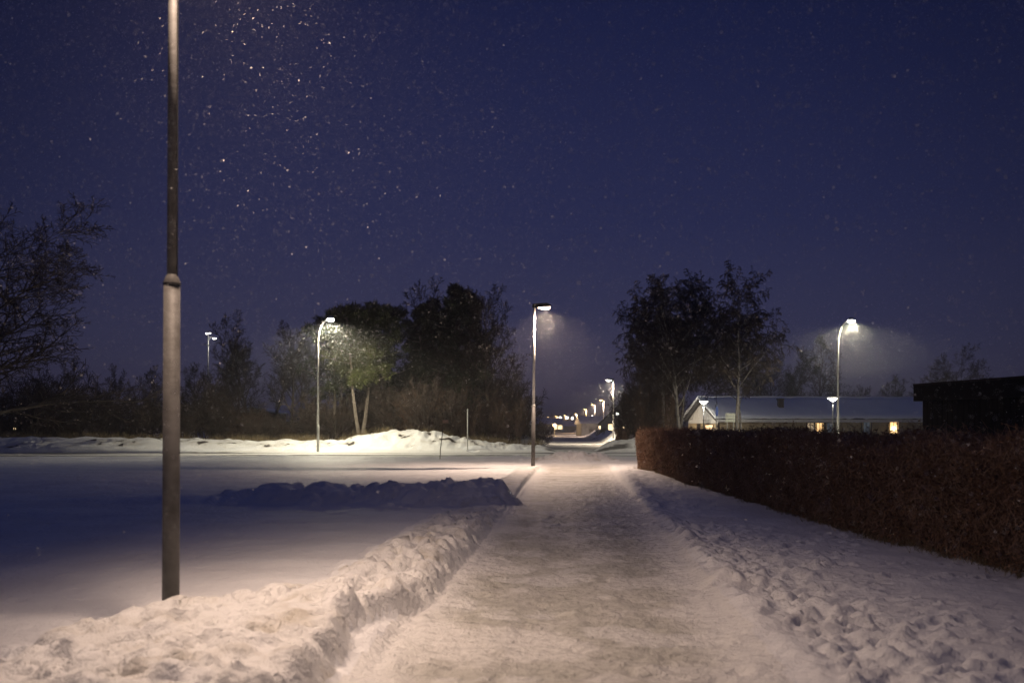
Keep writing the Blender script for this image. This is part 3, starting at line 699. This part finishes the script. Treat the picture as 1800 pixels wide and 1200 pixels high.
# ------------------------------------------------------------------ hedge
def hedge(name, front, thick, h, nT, nL, label, seed, ragged=.10):
    nr = np.random.RandomState(seed); t = empty(name, (front[0][0], front[0][1], 0), 0, label, 'hedge'); o = np.array((front[0][0], front[0][1], 0))
    fy = np.array([p[1] for p in front]); fxx = np.array([p[0] for p in front]); y0, y1 = fy.min(), fy.max(); od = np.argsort(fy)
    def fx_(y): return np.interp(y, fy[od], fxx[od])
    def top(x, y): return h+ragged*fbm(x, y, .7, 3, 200)*2
    # inner core, a rounded dark mass of branches
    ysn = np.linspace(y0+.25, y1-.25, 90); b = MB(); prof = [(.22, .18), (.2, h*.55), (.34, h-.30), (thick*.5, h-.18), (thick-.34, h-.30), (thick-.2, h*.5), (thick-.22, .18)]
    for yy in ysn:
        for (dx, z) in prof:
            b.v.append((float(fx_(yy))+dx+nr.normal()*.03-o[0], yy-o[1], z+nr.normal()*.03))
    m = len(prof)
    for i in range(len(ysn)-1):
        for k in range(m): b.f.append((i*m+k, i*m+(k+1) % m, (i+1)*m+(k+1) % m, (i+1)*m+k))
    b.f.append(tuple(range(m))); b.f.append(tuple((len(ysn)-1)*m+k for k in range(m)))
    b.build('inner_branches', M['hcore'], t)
    def pos(n):
        # denser nearer the camera-side end so that twigs stay visible there; everywhere inside the hedge volume
        y = y0+(y1-y0)*nr.rand(n)**1.05
        face = nr.rand(n); dep = np.abs(nr.normal(size=n))*.16
        z = .05+nr.rand(n)*(h-.05); dx = np.where(face < .55, dep, nr.rand(n)*thick)
        tp = (face >= .55) & (face < .85); z = np.where(tp, h+.03-np.abs(nr.normal(size=n))*.13+.16*nr.rand(n)**9, z)
        bk = face >= .93; dx = np.where(bk, thick-dep, dx)
        en = (face >= .85) & (face < .93); y = np.where(en, y1-np.abs(nr.normal(size=n))*.15, y)
        bul = .10*perlin(y*.9, z*1.5, 77)
        x = fx_(y)+dx+bul
        z = z+(top(x, y)-h)*(z/h)
        return x, y, z
    x, y, z = pos(nT); dv = nr.normal(size=(nT, 3))*np.array((.8, .8, .5)); dv[:, 2] += .9; dv[:, 0] -= .35
    dv /= np.linalg.norm(dv, axis=1)[:, None]; ln = nr.uniform(.07, .22, nT); wv = np.cross(dv, nr.normal(size=(nT, 3))); wv /= np.linalg.norm(wv, axis=1)[:, None]
    q = np.stack([x, y, z], 1)-o-dv*ln[:, None]*.5; wd = nr.uniform(.0025, .005, nT)[:, None]*(1+(y/22)[:, None]*.8)
    Vt = np.stack([q-wv*wd, q+wv*wd, q+dv*ln[:, None]], 1).reshape(-1, 3)
    tw = link('twigs', np_mesh('twigs', Vt, np.arange(nT*3).reshape(-1, 3), M['htwig']), t); tw['kind'] = 'stuff'
    x, y, z = pos(nL); a = nr.normal(size=(nL, 3)); a /= np.linalg.norm(a, axis=1)[:, None]; c = np.cross(a, nr.normal(size=(nL, 3))); c /= np.linalg.norm(c, axis=1)[:, None]
    q = np.stack([x, y, z], 1)-o; s1 = nr.uniform(.012, .022, nL)[:, None]
    Vl = np.stack([q-a*s1*1.5, q-c*s1*.7, q+a*s1*1.5, q+c*s1*.7], 1).reshape(-1, 3)
    lf = link('leaves', np_mesh('leaves', Vl, np.arange(nL*4).reshape(-1, 4), M['hleaf']), t); lf['kind'] = 'stuff'
    return t
HF = [(6.0, 2), (5.65, 8), (5.35, 11), (5.0, 15), (4.85, 20), (4.55, 26), (4.25, 34)]
hedge('hedge', HF, 1.5, 1.41, 190000, 110000, 'long clipped brown leafless hedge running along the right side of the path', 21)
hedge('hedge', [(8.6, 76), (9.1, 88)], 1.6, 1.35, 9000, 9000, 'short brown hedge across the junction, just left of the long hedge end', 22, .1)
# dry grass below the hedge
nr = np.random.RandomState(9); n = 5200
y = 7+nr.rand(n)**1.2*27; x = np.interp(y, [p[1] for p in HF], [p[0] for p in HF])-np.abs(nr.normal(size=n))*.13+.12
cl = perlin(y*1.3, x*1.3, 5) > -.02; x = x[cl]; y = y[cl]; n = len(x)
z = np.array([gz(a, b) for a, b in zip(x, y)]); dv = nr.normal(size=(n, 3))*np.array((.5, .5, .2)); dv[:, 2] = .9; dv /= np.linalg.norm(dv, axis=1)[:, None]
ln = nr.uniform(.05, .2, n)[:, None]; wv = np.cross(dv, nr.normal(size=(n, 3))); wv /= np.linalg.norm(wv, axis=1)[:, None]; q = np.stack([x, y, z-.01], 1)
Vt = np.stack([q-wv*.004, q+wv*.004, q+dv*ln], 1).reshape(-1, 3)
tag(link('dry_grass', np_mesh('dry_grass', Vt, np.arange(n*3).reshape(-1, 3), M['grass'])), 'dry grass and fallen twigs poking out of the snow at the hedge foot', 'grass', None, 'stuff')
n = 26000; x = nr.uniform(-40, 2, n); y = 67.4+np.abs(nr.normal(size=n))*1.6; cl = perlin(x*.6, y*.6, 6) > -.12; x = x[cl]; y = y[cl]; n = len(x)
z = np.array([gz(a, b) for a, b in zip(x, y)]); dv = nr.normal(size=(n, 3))*np.array((.5, .5, .2)); dv[:, 2] = .9; dv /= np.linalg.norm(dv, axis=1)[:, None]
ln = nr.uniform(.15, .75, n)[:, None]; wv = np.cross(dv, nr.normal(size=(n, 3))); wv /= np.linalg.norm(wv, axis=1)[:, None]; q = np.stack([x, y, z-.02], 1)
Vt = np.stack([q-wv*.010, q+wv*.010, q+dv*ln], 1).reshape(-1, 3)
tag(link('tall_weeds', np_mesh('tall_weeds', Vt, np.arange(n*3).reshape(-1, 3), M['grass'])), 'dry weeds and brush along the top of the far snow bank', 'weeds', None, 'stuff')

# ------------------------------------------------------------------ row house (right)
h0 = empty('row_house', (GX(1262, 90), 90, 0), R(7), 'long low yellow brick house with snowy roof and pale planked gable behind the hedge', 'house')
LN, WD, EV, RG = 30.0, 9.0, 2.45, 4.25
MB().box((.15, 0, -.3), (LN, .25, EV-.12)).build('wall', M['ybrick'], h0)
MB().box((.15, WD-.25, -.3), (LN, WD, EV-.12)).build('wall', M['ybrick'], h0)
g = MB(); g.poly([(.02, 0, -.3), (.02, WD, -.3), (.02, WD, EV-.02), (.02, WD/2, RG-.12), (.02, 0, EV-.02)], (.12, 0, 0)); gw = g.build('gable_wall', M['dwood'], h0)
nb = 26
pk = MB().box((0, 0, 0), (.024, WD/nb-.03, 1)).mesh('plank', M['plank'])
for i in range(nb):
    yc = WD*(i+.5)/nb; topz = RG-.16-(RG-EV)*abs(yc-WD/2)/(WD/2)-.08
    for (za, zb, mt) in ((1.95, topz, None),):
        o = link('plank', pk, gw, (-.008+(.006 if i % 2 else 0), WD*i/nb+.015, za)); o.scale = (1, 1, max(zb-za, .05))
MB().box((-.03, 0.1, -.3), (.015, WD-.1, 1.93)).build('lower_gable_wall', M['ybrick'], h0)
MB().box((-.06, 5.0, -.2), (-.035, 6.0, 1.9)).build('door', M['dwood'], h0)
w = MB().box((-.07, 1.2, .75), (-.035, 3.4, 1.85)).build('window', M['frame'], h0)
MB().box((-.08, 1.28, .83), (-.072, 3.32, 1.77)).build('pane', M['win_hot'], w)
# roof: two slopes with snow, uneven snow lip at the eave
def roof_slope(sgn):
    b = MB(); n1, n2 = 60, 8; up = []; 
    for i in range(n1+1):
        xx = -.45+(LN+.9)*i/n1
        for j in range(n2+1):
            f = j/n2; yy = -.55+(WD/2+.55)*f
            lip = 0
            if j == 0: lip = -.06*abs(math.sin(i*1.7))-.03
            if j == 0 and 12.0 < xx < 14.2: lip -= .42*(1-abs(xx-13.1)/1.1)
            z = EV-.10+(RG-EV+.1)*f+.16+.02*math.sin(i*.9+j)+lip
            b.v.append((xx, yy if sgn > 0 else WD-yy, z))
    m = n2+1
    for i in range(n1):
        for j in range(n2): b.f.append((i*m+j, (i+1)*m+j, (i+1)*m+j+1, i*m+j+1))
    o = b.build('snow_cover', M['roofsnow'], None, True)
    sd = o.modifiers.new('thick', 'SOLIDIFY'); sd.thickness = .14; sd.offset = -1 if sgn > 0 else 1
    return o
rf = MB()
rf.poly([(-.45, -.55, EV-.16), (-.45, WD/2, RG-.02), (-.45, WD+.55, EV-.16), (-.45, WD+.55, EV-.28), (-.45, WD/2, RG-.14), (-.45, -.55, EV-.28)], (LN+.9, 0, 0))
ro = rf.build('roof', M['tile'], h0)
for sg in (1, -1): roof_slope(sg).parent = ro
MB().box((-.4, -.66, EV-.42), (LN+.4, -.56, EV-.18)).build('fascia', M['plank'], ro)
ch = MB().box((6.5, 1.8, 2.9), (6.95, 2.3, 4.12)); ch.box((6.44, 1.74, 4.12), (7.01, 2.36, 4.24)); ch.build('chimney', M['brick'], ro)
def hx(px):                                   # local x on the front wall for a photo column
    k = (px-900)/F; a = R(7); X0 = GX(1262, 90)
    return (k*90-X0)/(math.cos(a)-k*math.sin(a))
for (a_, b_, mt, zt_) in ((1419, 1430, 'win_dim', 1.95), (1433, 1447, 'win_hot', 1.95), (1451, 1466, 'win_blue_glow', 1.95), (1515, 1531, 'win_blue_glow', 2.05), (1562, 1579, 'win_hot', 2.05)):
    x0, x1 = hx(a_), hx(b_)
    w = MB(); w.box((x0-.07, -.06, .9), (x0, -.004, zt_+.07)).box((x1, -.06, .9), (x1+.07, -.004, zt_+.07)).box((x0, -.06, zt_), (x1, -.004, zt_+.07)).box((x0, -.06, .9), (x1, -.004, .97)).box(((x0+x1)/2-.02, -.05, .97), ((x0+x1)/2+.02, -.01, zt_))
    wo_ = w.build('window', M['frame'], h0); MB().box((x0, -.03, .97), (x1, -.008, zt_)).build('pane', M[mt], wo_)
    if mt != 'win_dim':
        c = MB(); c.box((x0+.02, -.045, 1.0), (x0+.14, -.034, zt_-.02)).box((x1-.14, -.045, 1.0), (x1-.02, -.034, zt_-.02)); c.build('curtain', M['ybrick'], wo_)
# paper star
sx = hx(1570); st = MB(); pts = []
for k in range(14):
    a = k*math.pi/7; r_ = .30 if k % 2 == 0 else .15; pts.append((r_*math.sin(a), 0, r_*math.cos(a)))
st.v = pts+[(0, -.09, 0), (0, .09, 0)]
for k in range(14): st.f.append((k, (k+1) % 14, 14)); st.f.append(((k+1) % 14, k, 15))
wp = h0.location+Vector((sx*math.cos(R(7))+.17*math.sin(R(7)), sx*math.sin(R(7))-.17*math.cos(R(7)), 1.42))
so = st.build('star_lamp', M['starlight'], None, False, wp); so.rotation_euler = (0, 0, R(7)); tag(so, 'glowing paper star hanging in the right lit window of the long house', 'star lamp')
# chairs etc. are not visible; sign boards and round sign in front of the birch
t = empty('direction_sign', (GX(1284, 66), 66, 0), 0, 'pale stacked direction boards on posts beside the slim birch trunk', 'sign')
for s_ in (-.22, .2): MB().tube([(s_, 0, -.1), (s_, 0, 2.55)], .03, 8).build('post', M['galv'], t)
for k in range(3): MB().box((-.34, -.05, 1.93+k*.2), (.30, -.02, 2.10+k*.2)).build('board', M['sign'], t)
t = empty('road_sign', (GX(1259, 62), 62, 0), R(62), 'round blue sign seen almost edge-on in front of the snowy roof', 'sign')
MB().tube([(0, 0, -.1), (0, 0, 2.95)], .03, 8).build('post', M['galv'], t)
c = MB(); c.v = []; n_ = 24
for y_, r_ in ((-.05, .0), (-.05, .30), (-.035, .32), (-.033, .0)):
    for k in range(n_): a = 6.2832*k/n_; c.v.append((r_*math.cos(a), y_, 2.58+r_*math.sin(a)))
for i in range(3):
    for k in range(n_): c.f.append((i*n_+k, i*n_+(k+1) % n_, (i+1)*n_+(k+1) % n_, (i+1)*n_+k))
c.build('disc', M['signb'], t)

# ------------------------------------------------------------------ black garage (right)
g0 = empty('garage', (0, 0, 0), 0, 'black flat-roofed garage behind the right end of the hedge', 'garage')
A = Vector((11.25, 27.9, 0)); B = Vector((13.6, 14.0, 0)); dv = (B-A).normalized(); nrm = Vector((-dv.y, dv.x, 0))   # nrm points away from the path
if nrm.x < 0: nrm = -nrm
g0.location = A; g0.rotation_euler = (0, 0, math.atan2(dv.y, dv.x)); LG = (B-A).length
zt = EYE+(HOR-675)/F*27.9
MB().box((.18, 0.18, -.3), (LG-.18, 6, zt-.46)).build('wall', M['gwall'], g0)
npk = 60
pk = MB().box((0, 0, -.3), (LG/npk-.02, .02, zt-.48)).mesh('plank', M['gwall'])
for i in range(npk-2): link('plank', pk, g0, (.2+LG/npk*i*.985, .157, 0))
rfg = MB().box((0, 0, zt-.48), (LG, 6.2, zt)).build('roof', M['gwall'], g0)
MB().box((-.012, -.012, zt-.05), (LG+.012, 6.21, zt+.006)).build('roof_edge', M['dwood'], rfg)

# ------------------------------------------------------------------ sheds left
def shed(px, y, w_, d_, h_, rise, rz, label, m, cat='shed', snow=True):
    t = empty('shed', (GX(px, y), y, .0), rz, label, cat)
    MB().poly([(-w_/2, 0, -.3), (w_/2, 0, -.3), (w_/2, 0, h_-rise), (-w_/2, 0, h_)], (0, d_, 0)).build('wall', m, t)
    nbp = int(w_/.3); pkm = None
    for i in range(nbp):
        xx = -w_/2+w_*i/nbp; zz = h_-rise*(i+1)/nbp-.02
        MB().box((xx+.015, -.022, -.3), (xx+w_/nbp-.015, -.002, zz)).build('plank', m, t)
    r_ = MB().poly([(-w_/2-.2, -.2, h_+.01), (w_/2+.2, -.2, h_-rise-.02), (w_/2+.2, -.2, h_-rise+.08), (-w_/2-.2, -.2, h_+.11)], (0, d_+.4, 0)).build('roof', M['tile'], t)
    if snow: MB().poly([(-w_/2-.15, -.1, h_+.115), (w_/2+.15, -.1, h_-rise+.085), (w_/2+.15, -.1, h_-rise+.22), (-w_/2-.15, -.1, h_+.25)], (0, d_+.2, 0)).build('snow_cover', M['roofsnow'], r_)
shed(462, 92, 2.4, 3, 3.3, .55, R(-6), 'brown plank shed with sloping roof behind the slender bare tree', M['brwood'])
shed(405, 90, 3.2, 3, 2.9, .1, R(4), 'lower brown shed left of the sloping-roof one', M['brwood'])
shed(505, 108, 5, 4, 2.2, .2, R(3), 'low dark shed with snow on top behind the many-stemmed bare tree', M['dwood'])

# ------------------------------------------------------------------ houses far away
def gable_house(px, y, w_, d_, ev, rg, rz, label, wallm, roofm, wins, cat='house'):
    t = empty('house', (GX(px, y), y, -.1), rz, label, cat)
    MB().poly([(-w_/2, 0, -.3), (w_/2, 0, -.3), (w_/2, 0, ev), (0, 0, rg), (-w_/2, 0, ev)], (0, d_, 0)).build('wall', wallm, t)
    o_ = .4; sl = (rg-ev)/(w_/2)
    for s_ in (-1, 1):
        MB().poly([(0, -o_, rg+.02), (s_*(w_/2+o_), -o_, ev-sl*o_+.02), (s_*(w_/2+o_), -o_, ev-sl*o_+.27), (0, -o_, rg+.27)], (0, d_+2*o_, 0)).build('roof', roofm, t)
    for (x0, z0, ww, hh, mt) in wins:
        w = MB().box((x0-.06, -.05, z0-.06), (x0+ww+.06, -.005, z0+hh+.06)).build('window', M['frame'], t); MB().box((x0, -.07, z0), (x0+ww, -.053, z0+hh)).build('pane', M[mt], w)
    return t
def long_house(px, y, w_, d_, ev, rg, rz, label, wallm, wins):
    t = empty('house', (GX(px, y), y, -.1), rz, label, 'house')
    MB().box((-w_/2, 0, -.3), (w_/2, d_, ev)).build('wall', wallm, t)
    MB().poly([(-w_/2-.3, -.4, ev), (-w_/2-.3, d_/2, rg), (-w_/2-.3, d_+.4, ev), (-w_/2-.3, d_+.4, ev-.15)], (w_+.6, 0, 0)).build('roof', M['roofsnow'], t)
    for (x0, z0, ww, hh, mt) in wins:
        w = MB().box((x0-.06, -.05, z0-.06), (x0+ww+.06, -.005, z0+hh+.06)).build('window', M['frame'], t); MB().box((x0, -.07, z0), (x0+ww, -.053, z0+hh)).build('pane', M[mt], w)
    return t
gable_house(1110, 138, 8.5, 12, 2.2, 6.2, R(-8), 'dark steep-gabled house beyond the nearest side street lamp', M['greyw'], M['tile'], [(-3.2, 1.0, .8, 1.1, 'win_far'), (-1.4, 1.0, .6, .8, 'win_far'), (.2, .9, 1.3, 1.2, 'win_far')])
long_house(1014, 300, 12, 8, 1.9, 3.6, R(5), 'low grey house with snowy roof right of the side street lamps end', M['greyw'], [(-5, .3, 1.1, 1.6, 'win_blue_glow')])
long_house(1092, 175, 14, 8, 2.3, 3.7, R(3), 'far house with snowy roof partly behind the steep gable', M['greyw'], [(-4, 1, 1, 1, 'win_far'), (1, 1, 1.2, 1, 'win_far')])
long_house(952, 300, 12, 8, 2.5, 4.4, R(-5), 'far house at the left end of the side street with an amber-lit porch', M['greyw'], [(3.8, 1.0, 2.4, 1.2, 'win_far')])
for i, (px, py, y) in enumerate([(985, 734, 360), (997, 734, 380), (1006, 735, 370), (1018, 733, 390), (1028, 734, 350), (1041, 732, 340)]):
    p = P(px, py, y)
    t = empty('yard_lamp', (p.x, p.y, 0), 0, 'bright yard lamp far off above the low snowy roof, %s' % ('leftmost of six', 'second from left of six', 'third from left of six', 'fourth from left of six', 'fifth from left of six', 'rightmost of six')[i], 'lamp', 'yard lamps beyond the side street')
    MB().tube([(0, 0, 0), (0, 0, p.z-.3)], .06, 6).build('pole', M['galv'], t)
    MB().lathe([(0, .45), (.3, .3), (.42, 0), (.3, -.3), (0, -.4)], 10, (0, 0, p.z)).build('globe', M['lc'], t, True)
for px, py, y, lb in ((1085, 727, 130, 'white globe lamp on a post right of the nearest side street lamp'), (1118, 715, 90, 'small yellowish lamp in the bushes left of the post-top lamps')):
    p = P(px, py, y); t = empty('garden_lamp', (p.x, p.y, 0), 0, lb, 'lamp')
    MB().tube([(0, 0, 0), (0, 0, p.z-.1)], .03, 6).build('pole', M['galv'], t); MB().lathe([(0, .17), (.12, .12), (.17, 0), (.12, -.12), (0, -.17)], 10, (0, 0, p.z)).build('globe', M['lc'] if y > 100 else M['win_far'], t, True)
p = P(975, 747, 180); t = empty('amber_globe', (p.x, p.y, 0), 0, 'stand-in globe for a strong amber light at the left side of the side street', 'lamp')  # globe and post stand in for a far amber-lit spot
MB().tube([(0, 0, 0), (0, 0, p.z-.2)], .05, 6).build('pole', M['galv'], t); MB().lathe([(0, .3), (.25, .22), (.42, 0), (.25, -.2), (0, -.26)], 12, (0, 0, p.z)).build('globe', M['win_far'], t, True)
light(t, (-.2, -.7, p.z), 500, AMBER, .3)
# small lit windows far left, on a low dark house
t = long_house(70, 150, 26, 8, 2.6, 4.2, R(2), 'low dark house beyond the shrubs at the far left with small lit windows', M['dwood'], [(3.1, 1.7, .45, .9, 'win_far'), (1.5, .9, .5, .35, 'win_far'), (-3.9, 1.3, .5, .3, 'win_far')])
# hedges / bushes along the side street
for i, (px, y, s_, ms, lb) in enumerate([(1046, 160, .4, shA, 'dark bush beside the second side street lamp'), (1056, 130, .32, shC, 'low bush below the steep gable, left one'), (1070, 118, .32, shB, 'low bush below the steep gable, right one'), (948, 78, .42, shA, 'small round dark bush at the left corner of the side street'), (934, 80, .5, shB, 'reddish bush at the left corner of the side street'), (950, 190, .6, shC, 'bush left of the amber light')]):
    put(ms, 'bare_shrub', (GX(px, y), y, 0), s_, i, lb, 'shrub', 'bushes along the side street')

# ------------------------------------------------------------------ sign and marker post by the cross street
t = empty('small_sign', (GX(773, 48.2), 48.2, 0), 0, 'small plate on a thin bent stick standing in the snow before the street', 'sign')
MB().tube([(0, 0, -.2), (.03, 0, .5), (.09, 0, .95), (.15, 0, 1.5), (.17, 0, 1.93)], [.022, .022, .018, .018, .018], 8).build('stick', M['dwood'], t, True)
MB().box((.14, -.03, 1.78), (.42, -.01, 1.94)).build('plate', M['signr'], t)
t = empty('marker_post', (GX(822, 63.5), 63.5, .15), 0, 'straight grey marker post in the snow bank right of the bent sign', 'post')
MB().tube([(0, 0, -.2), (0, 0, 2.6)], .035, 8).build('post', M['galvl'], t, True)
for z_ in (2.15, 2.52): MB().lathe([(.036, -.04), (.05, -.03), (.05, .03), (.036, .04)], 8, (0, 0, z_)).build('band', M['sign'], t)

# ------------------------------------------------------------------ falling snow
nr = np.random.RandomState(12); pos = []; siz = []
def addf(p, s): pos.append(p); siz.append(s)
n = 45000; y = 3+nr.rand(n)**.8*60; addf(np.stack([nr.uniform(-.62, .62, n)*y, y, (nr.uniform(0, 1, n)**.5)*np.minimum(1.6+y*.46, 20)], 1), nr.uniform(.0018, .0045, n))
n = 80000; y = 2.6+nr.rand(n)*11; addf(np.stack([nr.uniform(-.6, .6, n)*y, y, (.3+.7*nr.uniform(0, 1, n)**.55)*(1.6+y*.46)], 1), nr.uniform(.0006, .0022, n))
n = 2200; y = 1.1+nr.rand(n)*1.7; addf(np.stack([nr.uniform(-.6, .6, n)*y, y, nr.uniform(.3, 1, n)*(1.6+y*.46)], 1), nr.uniform(.0006, .0016, n))
for (lx, ly, lz, n, sp, s0) in ((GX(950, 36.4), 36.4, 5.75, 7000, 3.6, .0038), (GX(577, 62), 62, 8.0, 6000, 4.6, .0072), (GX(1494, 61), 61, 7.9, 6000, 4.6, .0072), (GX(1073, 93), 93, 5.7, 1500, 4, .010)):  # extra flakes packed below the lamp heads to make them sparkle
    r_ = .15+sp*nr.rand(n)**.55; u = nr.normal(size=(n, 3)); u /= np.linalg.norm(u, axis=1)[:, None]; u[:, 2] = -np.abs(u[:, 2])*.9
    addf(np.array((lx+.3, ly, lz))+u*r_[:, None], nr.uniform(.4, 1.3, n)**1.5*s0)
p = np.concatenate(pos); s = np.concatenate(siz)[:, None]; k = p[:, 2] > .05; p = p[k]; s = s[k]; n = len(p)
a1 = nr.normal(size=(n, 3)); a1 /= np.linalg.norm(a1, axis=1)[:, None]; a2 = np.cross(a1, nr.normal(size=(n, 3))); a2 /= np.linalg.norm(a2, axis=1)[:, None]
s = s*1.5; Vf = np.stack([p+a1*s, p-a1*s*.5+a2*s*.87, p-a1*s*.5-a2*s*.87], 1).reshape(-1, 3); Ff = np.arange(n*3).reshape(-1, 3)
tag(link('falling_snow', np_mesh('falling_snow', Vf, Ff, M['flake'])), 'snowflakes falling through the lamp light and the night sky', 'snowfall', None, 'stuff')

# ------------------------------------------------------------------ haze
if HAZE > 0:
    hz = MB().box((-2700, -310, -1.5), (2700, 4100, 26)).mesh('haze', mat('tmp', (1, 1, 1)))
    m = bpy.data.materials.new('snowy_air'); m.use_nodes = True; nn = m.node_tree.nodes; nn.clear()
    o_ = nn.new('ShaderNodeOutputMaterial'); v = nn.new('ShaderNodeVolumePrincipled'); v.inputs['Color'].default_value = (.86, .88, .92, 1); v.inputs['Density'].default_value = HAZE; v.inputs['Anisotropy'].default_value = .35
    m.node_tree.links.new(v.outputs[0], o_.inputs['Volume']); hz.materials.clear(); hz.materials.append(m)
    tag(link('haze', hz), 'thin snowy night air over the whole place', 'haze', None, 'stuff')
